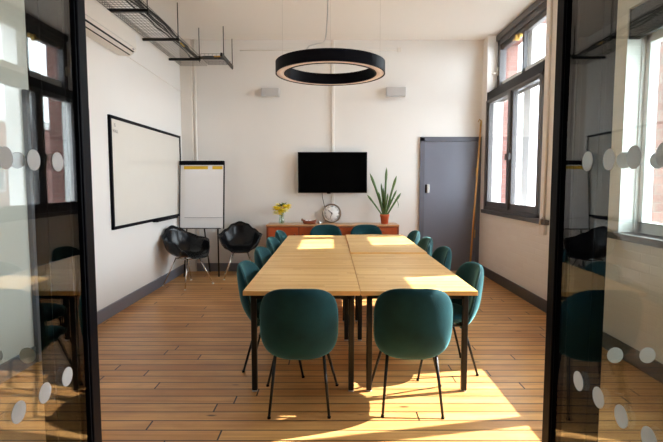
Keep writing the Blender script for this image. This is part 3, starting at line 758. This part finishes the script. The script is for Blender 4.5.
# right wall service pipe and socket box
c = MB(); c.tube([(XR - .015, 5.35, 1.02), (XR - .015, 5.35, ZC)], .013, 10); c.box(XR - .04, XR, 5.30, 5.42, .86, .97, .005); c.tube([(XR - .06, 5.35, .97), (XR - .06, 5.35, 1.03), (XR - .015, 5.35, 1.06)], .01, 8)
tag(c.build('wall_conduit', M['white_trim']), 'white conduit with a square switch box beside the far window', 'conduit')

# ------------------------------------------------------------------ sideboard
t = thing('sideboard', 'low reddish teak sideboard against the back wall under the television', 'sideboard', (.018, 7.52, 0))
hw, y0, y1 = 1.02, -.22, .21
b = MB(); b.box(-hw, hw, y0 + .02, y1, .16, .775, .004); b.build('carcass', M['wood_dark'], t)
MB().box(-hw - .003, hw + .003, y0, y1, .775, .80, .004).build('top', M['teak_top'], t)
xs = [-.995, -.52, .025, .52, .995]
for i in range(4):
    a, b_ = xs[i] + .010, xs[i + 1] - .010
    if i in (0, 1):
        dd = MB().box(a, b_, y0, y0 + .021, .185, .76, .003).build('door', M['teak'], t)
        xk = b_ - .055 if i == 0 else a + .055
        MB().box(xk - .014, xk + .014, y0 - .02, y0 + .001, .60, .665, .006).build('door_handle', M['wood_dark'], dd)
    else:
        for k in range(4):
            za = .185 + k * .1445
            dd = MB().box(a, b_, y0, y0 + .021, za, za + .14, .003).build('drawer', M['teak'], t)
            xm = (a + b_) / 2
            MB().box(xm - .045, xm + .045, y0 - .018, y0 + .001, za + .07, za + .085, .004).build('drawer_handle', M['wood_dark'], dd)
for x in (-.9, .9):
    for y in (-.14, .14): MB().tube([(x, y, .165), (x * 1.02, y * 1.1, 0)], [.022, .014], 12).build('leg', M['wood_dark'], t)

# ------------------------------------------------------------------ clock leaning on the wall
ck = thing('clock', 'round white faced clock standing on the sideboard under the television', 'clock', (.004, 7.655, .8005))
ck.rotation_euler = (R(-5), 0, 0)
rotc = Matrix.Translation((0, 0, .155)) @ Matrix.Rotation(R(90), 4, 'X')
MB().lathe([(0, -.02), (.15, -.02), (.155, 0), (.152, .018), (.138, .022), (.134, .012), (.134, .004), (0, .004)], 64, mat=rotc).build('rim', M['clock_rim'], ck)
fc = MB().lathe([(0, .0045), (.134, .0045), (.134, .0065), (0, .0065)], 64, mat=rotc).build('clock_face', M['clock_face'], ck)
ROM = ['XII', 'I', 'II', 'III', 'IIII', 'V', 'VI', 'VII', 'VIII', 'IX', 'X', 'XI']
for k, s in enumerate(ROM):
    a = R(30 * k)
    text_mesh('numeral', s, .034, M['ink'], fc, (.108 * math.sin(a), -.0072, .155 + .108 * math.cos(a)), (PI / 2, -a * -1, 0))
def hand(nm, ang, ln, wd):
    rm = Matrix.Translation((0, 0, .155)) @ Matrix.Rotation(R(ang), 4, 'Y')
    MB().box(-wd, wd, -.0105, -.0085, -.02, ln, .0005, mat=rm).build(nm, M['ink'], ck)
hand('hour_hand', -47, .075, .0055); hand('minute_hand', 198, .10, .003)
MB().lathe([(0, .008), (.01, .008), (.01, .013), (0, .013)], 16, mat=rotc).build('hub', M['ink'], ck)

# ------------------------------------------------------------------ vase with yellow flowers
vx, vy, vz = -.785, 7.50, .8003
t = thing('glass_vase', 'clear glass vase holding yellow flowers on the left of the sideboard', 'vase', (vx, vy, vz))
MB().lathe([(0, 0), (.040, 0), (.047, .02), (.043, .07), (.032, .11), (.045, .15), (.041, .15), (.029, .11), (.040, .07), (.043, .02), (0, .008)], 32).build('vessel', M['vase_glass'], t)
fl = [(-.085, -.03, .24, 0), (-.055, .03, .28, 1), (-.075, -.045, .17, 1), (-.02, -.06, .17, 0), (.0, .02, .29, 2), (.015, -.065, .20, 0), (.045, -.03, .26, 0), (.075, .0, .25, 0),
      (.06, -.05, .215, 1), (-.04, -.05, .23, 0), (.035, .04, .30, 2), (.10, -.02, .27, 0), (-.02, .05, .26, 0)]
for i, (dx, dy, dz, kd) in enumerate(fl):
    dx, dy, dz = dx * 1.12, dy * 1.1, dz * 1.02
    f = thing('yellow_flower' if kd != 2 else 'green_sprig', ['bright yellow flower in the glass vase on the sideboard', 'pale yellow flower in the glass vase on the sideboard', 'green leafy sprig among the yellow flowers in the vase'][kd], 'flower' if kd != 2 else 'sprig', (vx, vy, vz),
              0, ['bright yellow flowers in the vase', 'pale yellow flowers in the vase', 'green sprigs in the vase'][kd])
    q = 2 * PI * i / len(fl)
    MB().tube([(.012 * math.cos(q), .012 * math.sin(q), .014), (dx * .12, dy * .12, .13), (dx * .5, dy * .5, .13 + (dz - .13) * .6), (dx, dy, dz)], .0022, 6).build('stem', M['stem'], f)
    if kd == 2:
        m = MB()
        for k in range(9):
            a = k * 2.4; rr = .03 + .016 * (k % 3)
            p = Vector((dx + rr * math.cos(a), dy + rr * math.sin(a), dz - .02 + .012 * (k % 4)))
            d1 = Vector((math.cos(a), math.sin(a), .5)).normalized(); s_ = d1.cross(Vector((0, 0, 1))).normalized()
            c0 = Vector((dx, dy, dz - .02))
            vv = [m.bm.verts.new(v) for v in (c0, p + s_ * .016, p + d1 * .03, p - s_ * .016)]
            m.bm.faces.new(vv)
        o = m.build('foliage', M['stem'], f)
        sd = o.modifiers.new('thick', 'SOLIDIFY'); sd.thickness = .0012
    else:
        m = MB()
        for ring_, (nn, rl, up) in enumerate(((9, .056, -.45), (9, .06, .2), (8, .052, .8), (6, .044, 2.0))):
            for k in range(nn):
                a = 2 * PI * k / nn + ring_ * .4
                d1 = Vector((math.cos(a), math.sin(a), up)).normalized(); s_ = Vector((-math.sin(a), math.cos(a), 0)); nrm = d1.cross(s_)
                c0 = Vector((dx, dy, dz))
                vv = [m.bm.verts.new(v) for v in (c0, c0 + d1 * rl * .6 + s_ * .35 * rl + nrm * .004, c0 + d1 * rl, c0 + d1 * rl * .6 - s_ * .35 * rl + nrm * .004)]
                m.bm.faces.new(vv).smooth = True
        o = m.build('petals', M['yellow_petal'] if kd == 0 else M['pale_petal'], f)
        sd = o.modifiers.new('thick', 'SOLIDIFY'); sd.thickness = .002
        m = MB().tube([(dx * .55, dy * .55, .13 + (dz - .13) * .55), (dx * .75 + .03 * math.cos(q * 3), dy * .7 + .02 * math.sin(q * 3), .13 + (dz - .13) * .72), (dx * .8 + .045 * math.cos(q * 3), dy * .8, .13 + (dz - .13) * .76)], [.002, .009, .001], 6)
        m.build('leaf', M['stem'], f)

# ------------------------------------------------------------------ wooden tray with odds and ends
t = thing('wooden_tray', 'small reddish wooden boat shaped tray left of the clock on the sideboard', 'tray', (-.345, 7.47, .8003))
m = MB(); n = 40
def PT(i, j):
    a = 2 * PI * i / n
    prof = [(0.001, .004), (.75, .004), (.82, .0), (.82, 0.0), (1.0, .05), (.97, .053), (.80, .014), (.001, .012)]
    prof = [(0.001, .0), (.8, .0), (.9, .02), (1.0, .05), (.96, .052), (.84, .022), (.72, .012), (.001, .012)]
    r, z = prof[j]; c, s = math.cos(a), math.sin(a)
    ex = math.copysign(abs(c) ** .8, c); ey = math.copysign(abs(s) ** .8, s)
    return Vector((.115 * r * ex, .065 * r * ey, z + (.022 * abs(ex) ** 3 if j in (3, 4) else 0)))
m.grid(PT, n, 8, True); bmesh.ops.remove_doubles(m.bm, verts=m.bm.verts[:], dist=.0008)
m.build('hull', M['wood_dark'], t)
k = MB().box(-.128, -.104, -.02, .02, .045, .085, .006); k.build('tray_handle', M['brown'], t)
for i, (dx, dy, rr, mt) in enumerate(((-.045, .0, .03, 'paper'), (.01, .01, .028, 'paper'), (.055, -.005, .024, 'grey_plastic'))):
    m = MB(); m.lathe([(0, 0), (rr * .7, 0), (rr, rr * .6), (rr * .95, rr * 1.2), (rr * .5, rr * 1.7), (0, rr * 1.8)], 14, (-.345 + dx, 7.47 + dy, .8126))
    tag(m.build('crumpled_paper' if mt == 'paper' else 'grey_lump', M[mt]),
        ['white crumpled lump at the left end inside the wooden tray', 'white crumpled lump in the middle of the wooden tray', 'small grey lump at the right end inside the wooden tray'][i], 'small item')
m = MB().lathe([(0, 0), (.03, 0), (.034, .02), (.02, .034), (.018, .04), (0, .042)], 20, (-.19, 7.53, .8003))
tag(m.build('pebble_ornament', M['steel']), 'small pale round ornament between the wooden tray and the clock', 'ornament')

# ------------------------------------------------------------------ potted plant
px_, py_, pz_ = .835, 7.50, .8003
t = thing('potted_plant', 'spiky green plant in terracotta pot at the right end of the sideboard', 'plant', (px_, py_, pz_))
pot = MB().lathe([(0, 0), (.055, 0), (.067, .115), (.073, .115), (.075, .15), (.066, .15), (.062, .118), (0, .118)], 36).build('pot', M['terracotta'], t)
MB().lathe([(0, .119), (.061, .119), (.0615, .126), (0, .13)], 24).build('soil', M['soil'], t)
leaves = [((.0, .01), (.005, .0), (.028, .02), .885, .017), ((-.02, 0), (-.09, .0), (-.235, .0), .79, .018), ((.02, .0), (.08, -.01), (.185, .01), .755, .018),
          ((-.03, -.01), (-.14, -.02), (-.275, -.02), .455, .014), ((.03, -.01), (.13, -.02), (.255, .01), .485, .016), ((.015, .02), (.09, .02), (.19, .03), .53, .014),
          ((-.015, .02), (-.03, .03), (-.055, .03), .64, .012), ((.0, -.02), (.02, -.03), (.045, -.04), .48, .013), ((-.01, .0), (-.05, -.02), (-.10, -.01), .50, .014),
          ((.01, -.01), (.05, -.04), (.09, -.05), .42, .012), ((-.005, .03), (-.01, .05), (-.02, .06), .57, .012)]
for (b0, b1, b2, hgt, wd) in leaves:
    m = MB(); nn = 14
    pts = []; rs = []
    for k in range(nn + 1):
        q = k / nn
        x = (1 - q) ** 2 * b0[0] + 2 * q * (1 - q) * b1[0] + q * q * b2[0]
        y = (1 - q) ** 2 * b0[1] + 2 * q * (1 - q) * b1[1] + q * q * b2[1]
        pts.append((x, y, .12 + (hgt - .12) * q))
        base = .55 + .25 * q
        rs.append(max(.0015, 1.35 * wd * (base if q < .72 else base * 1.15) * (1 if q < .9 else (1 - q) / .1 * .9 + .05)))
    m.tube(pts, rs, 8)
    m.build('leaf', M['leaf'], t)
m = MB().tube([(.14, .0, .40), (.20, .0, .36), (.215, .0, .30), (.21, .0, .25)], [.002, .004, .005, .001], 6); m.tube([(.02, 0, .12), (.09, 0, .30), (.14, .0, .40)], .003, 6); m.build('drooping_leaf', M['leaf'], t)

# ------------------------------------------------------------------ window pole leaning in the corner
t = thing('window_pole', 'wooden window pole leaning in the corner by the grey door', 'pole', (0, 0, 0))
pa, pb = Vector((2.19, 7.50, 0.0)), Vector((2.365, 7.665, 2.36))
MB().tube([pa, pb], .0145, 12).build('shaft', M['wood_pole'], t)
d_ = (pb - pa).normalized()
MB().tube([pb - d_ * .02, pb + d_ * .06, pb + d_ * .075 + Vector((-.03, 0, .01)), pb + d_ * .04 + Vector((-.045, 0, 0))], [.016, .012, .007, .005], 10).build('hook', M['brass'], t)

# ------------------------------------------------------------------ outside
struct('ground_outside', MB().box(X3, 40, -20, 40, -4.2, -4.0), M['pavement'], 'street level outside the windows', 'ground')
bl = thing('brick_building', 'brick building across the street seen through the far window', 'building', (15, 22, -4))
MB().box(0, 8, -6, 8, 0, 8.6).build('facade', M['brick'], bl)
for y in (-4.5, -1.5, 1.5, 4.5):
    for z in (1.2, 5.0):
        wn = MB().box(-.06, .06, y - .7, y + .7, z, z + 2.2, .02).build('window_frame', M['reveal'], bl)
        MB().box(-.08, -.06, y - .6, y + .6, z + .1, z + 2.1).build('window_pane', M['dark_glass'], wn)
MB().box(-.25, 8.2, -6.2, 8.2, 8.5, 8.9).build('cornice', M['stone'], bl)
MB().box(-.04, .02, -6.001, 8.001, 3.9, 4.2).build('string_course', M['stone'], bl)

# ------------------------------------------------------------------ fill lamp added to brighten the corridor, unseen behind the viewer
t = thing('corridor_fill_lamp', 'added fill lamp, a square flat panel on the corridor ceiling', 'lamp', (0, -.9, ZC))
MB().box(-.32, .32, -.32, .32, -.06, 0, .006).build('fill_lamp_housing', M['white_plastic'], t)
em, nt, N, L, b = new_mat('fill_lamp_glow'); b.inputs['Emission Color'].default_value = (1, .97, .9, 1); b.inputs['Emission Strength'].default_value = 0.6
MB().box(-.29, .29, -.29, .29, -.066, -.06).build('fill_lamp_panel', em, t)

# ------------------------------------------------------------------ light
sun = bpy.data.lights.new('sun', 'SUN'); sun.energy = 4.2; sun.color = (1.0, .965, .92); sun.angle = R(.53)
so = bpy.data.objects.new('sun', sun); COL.objects.link(so)
so.location = (12, 8, 10)
so.rotation_euler = Vector((-1, -.206, -.87)).to_track_quat('-Z', 'Y').to_euler()
wd = bpy.data.worlds.new('sky'); scene.world = wd; wd.use_nodes = True
bg = wd.node_tree.nodes['Background']; bg.inputs['Color'].default_value = (.84, .93, 1.0, 1); bg.inputs['Strength'].default_value = 3.0
for (y0, y1, z0, z1) in ((A0, A1, ZS, ZC - .05), (B0, B1, ZS, ZBH)):
    al = bpy.data.lights.new('window_portal', 'AREA'); al.shape = 'RECTANGLE'; al.size = z1 - z0; al.size_y = y1 - y0
    al.cycles.is_portal = True
    ao = bpy.data.objects.new('window_portal', al); COL.objects.link(ao)
    ao.location = (X2 + .1, (y0 + y1) / 2, (z0 + z1) / 2); ao.rotation_euler = (0, R(90), 0)

# ------------------------------------------------------------------ camera and view
cam = bpy.data.cameras.new('camera'); cam.sensor_width = 36; cam.sensor_fit = 'HORIZONTAL'; cam.lens = 478 / 663 * 36
cam.clip_start = .05; cam.clip_end = 200
co = bpy.data.objects.new('camera', cam); COL.objects.link(co)
co.location = (0, 0, 1.44); co.rotation_euler = (PI / 2 - math.atan(38 / 478), 0, 0)
scene.camera = co
vs = scene.view_settings
vs.view_transform = 'Standard'; vs.look = 'None'; vs.gamma = 1; vs.use_curve_mapping = False; vs.exposure = 2.55
scene.cycles.use_denoising = True
scene.cycles.max_bounces = 14; scene.cycles.diffuse_bounces = 8; scene.cycles.transparent_max_bounces = 24
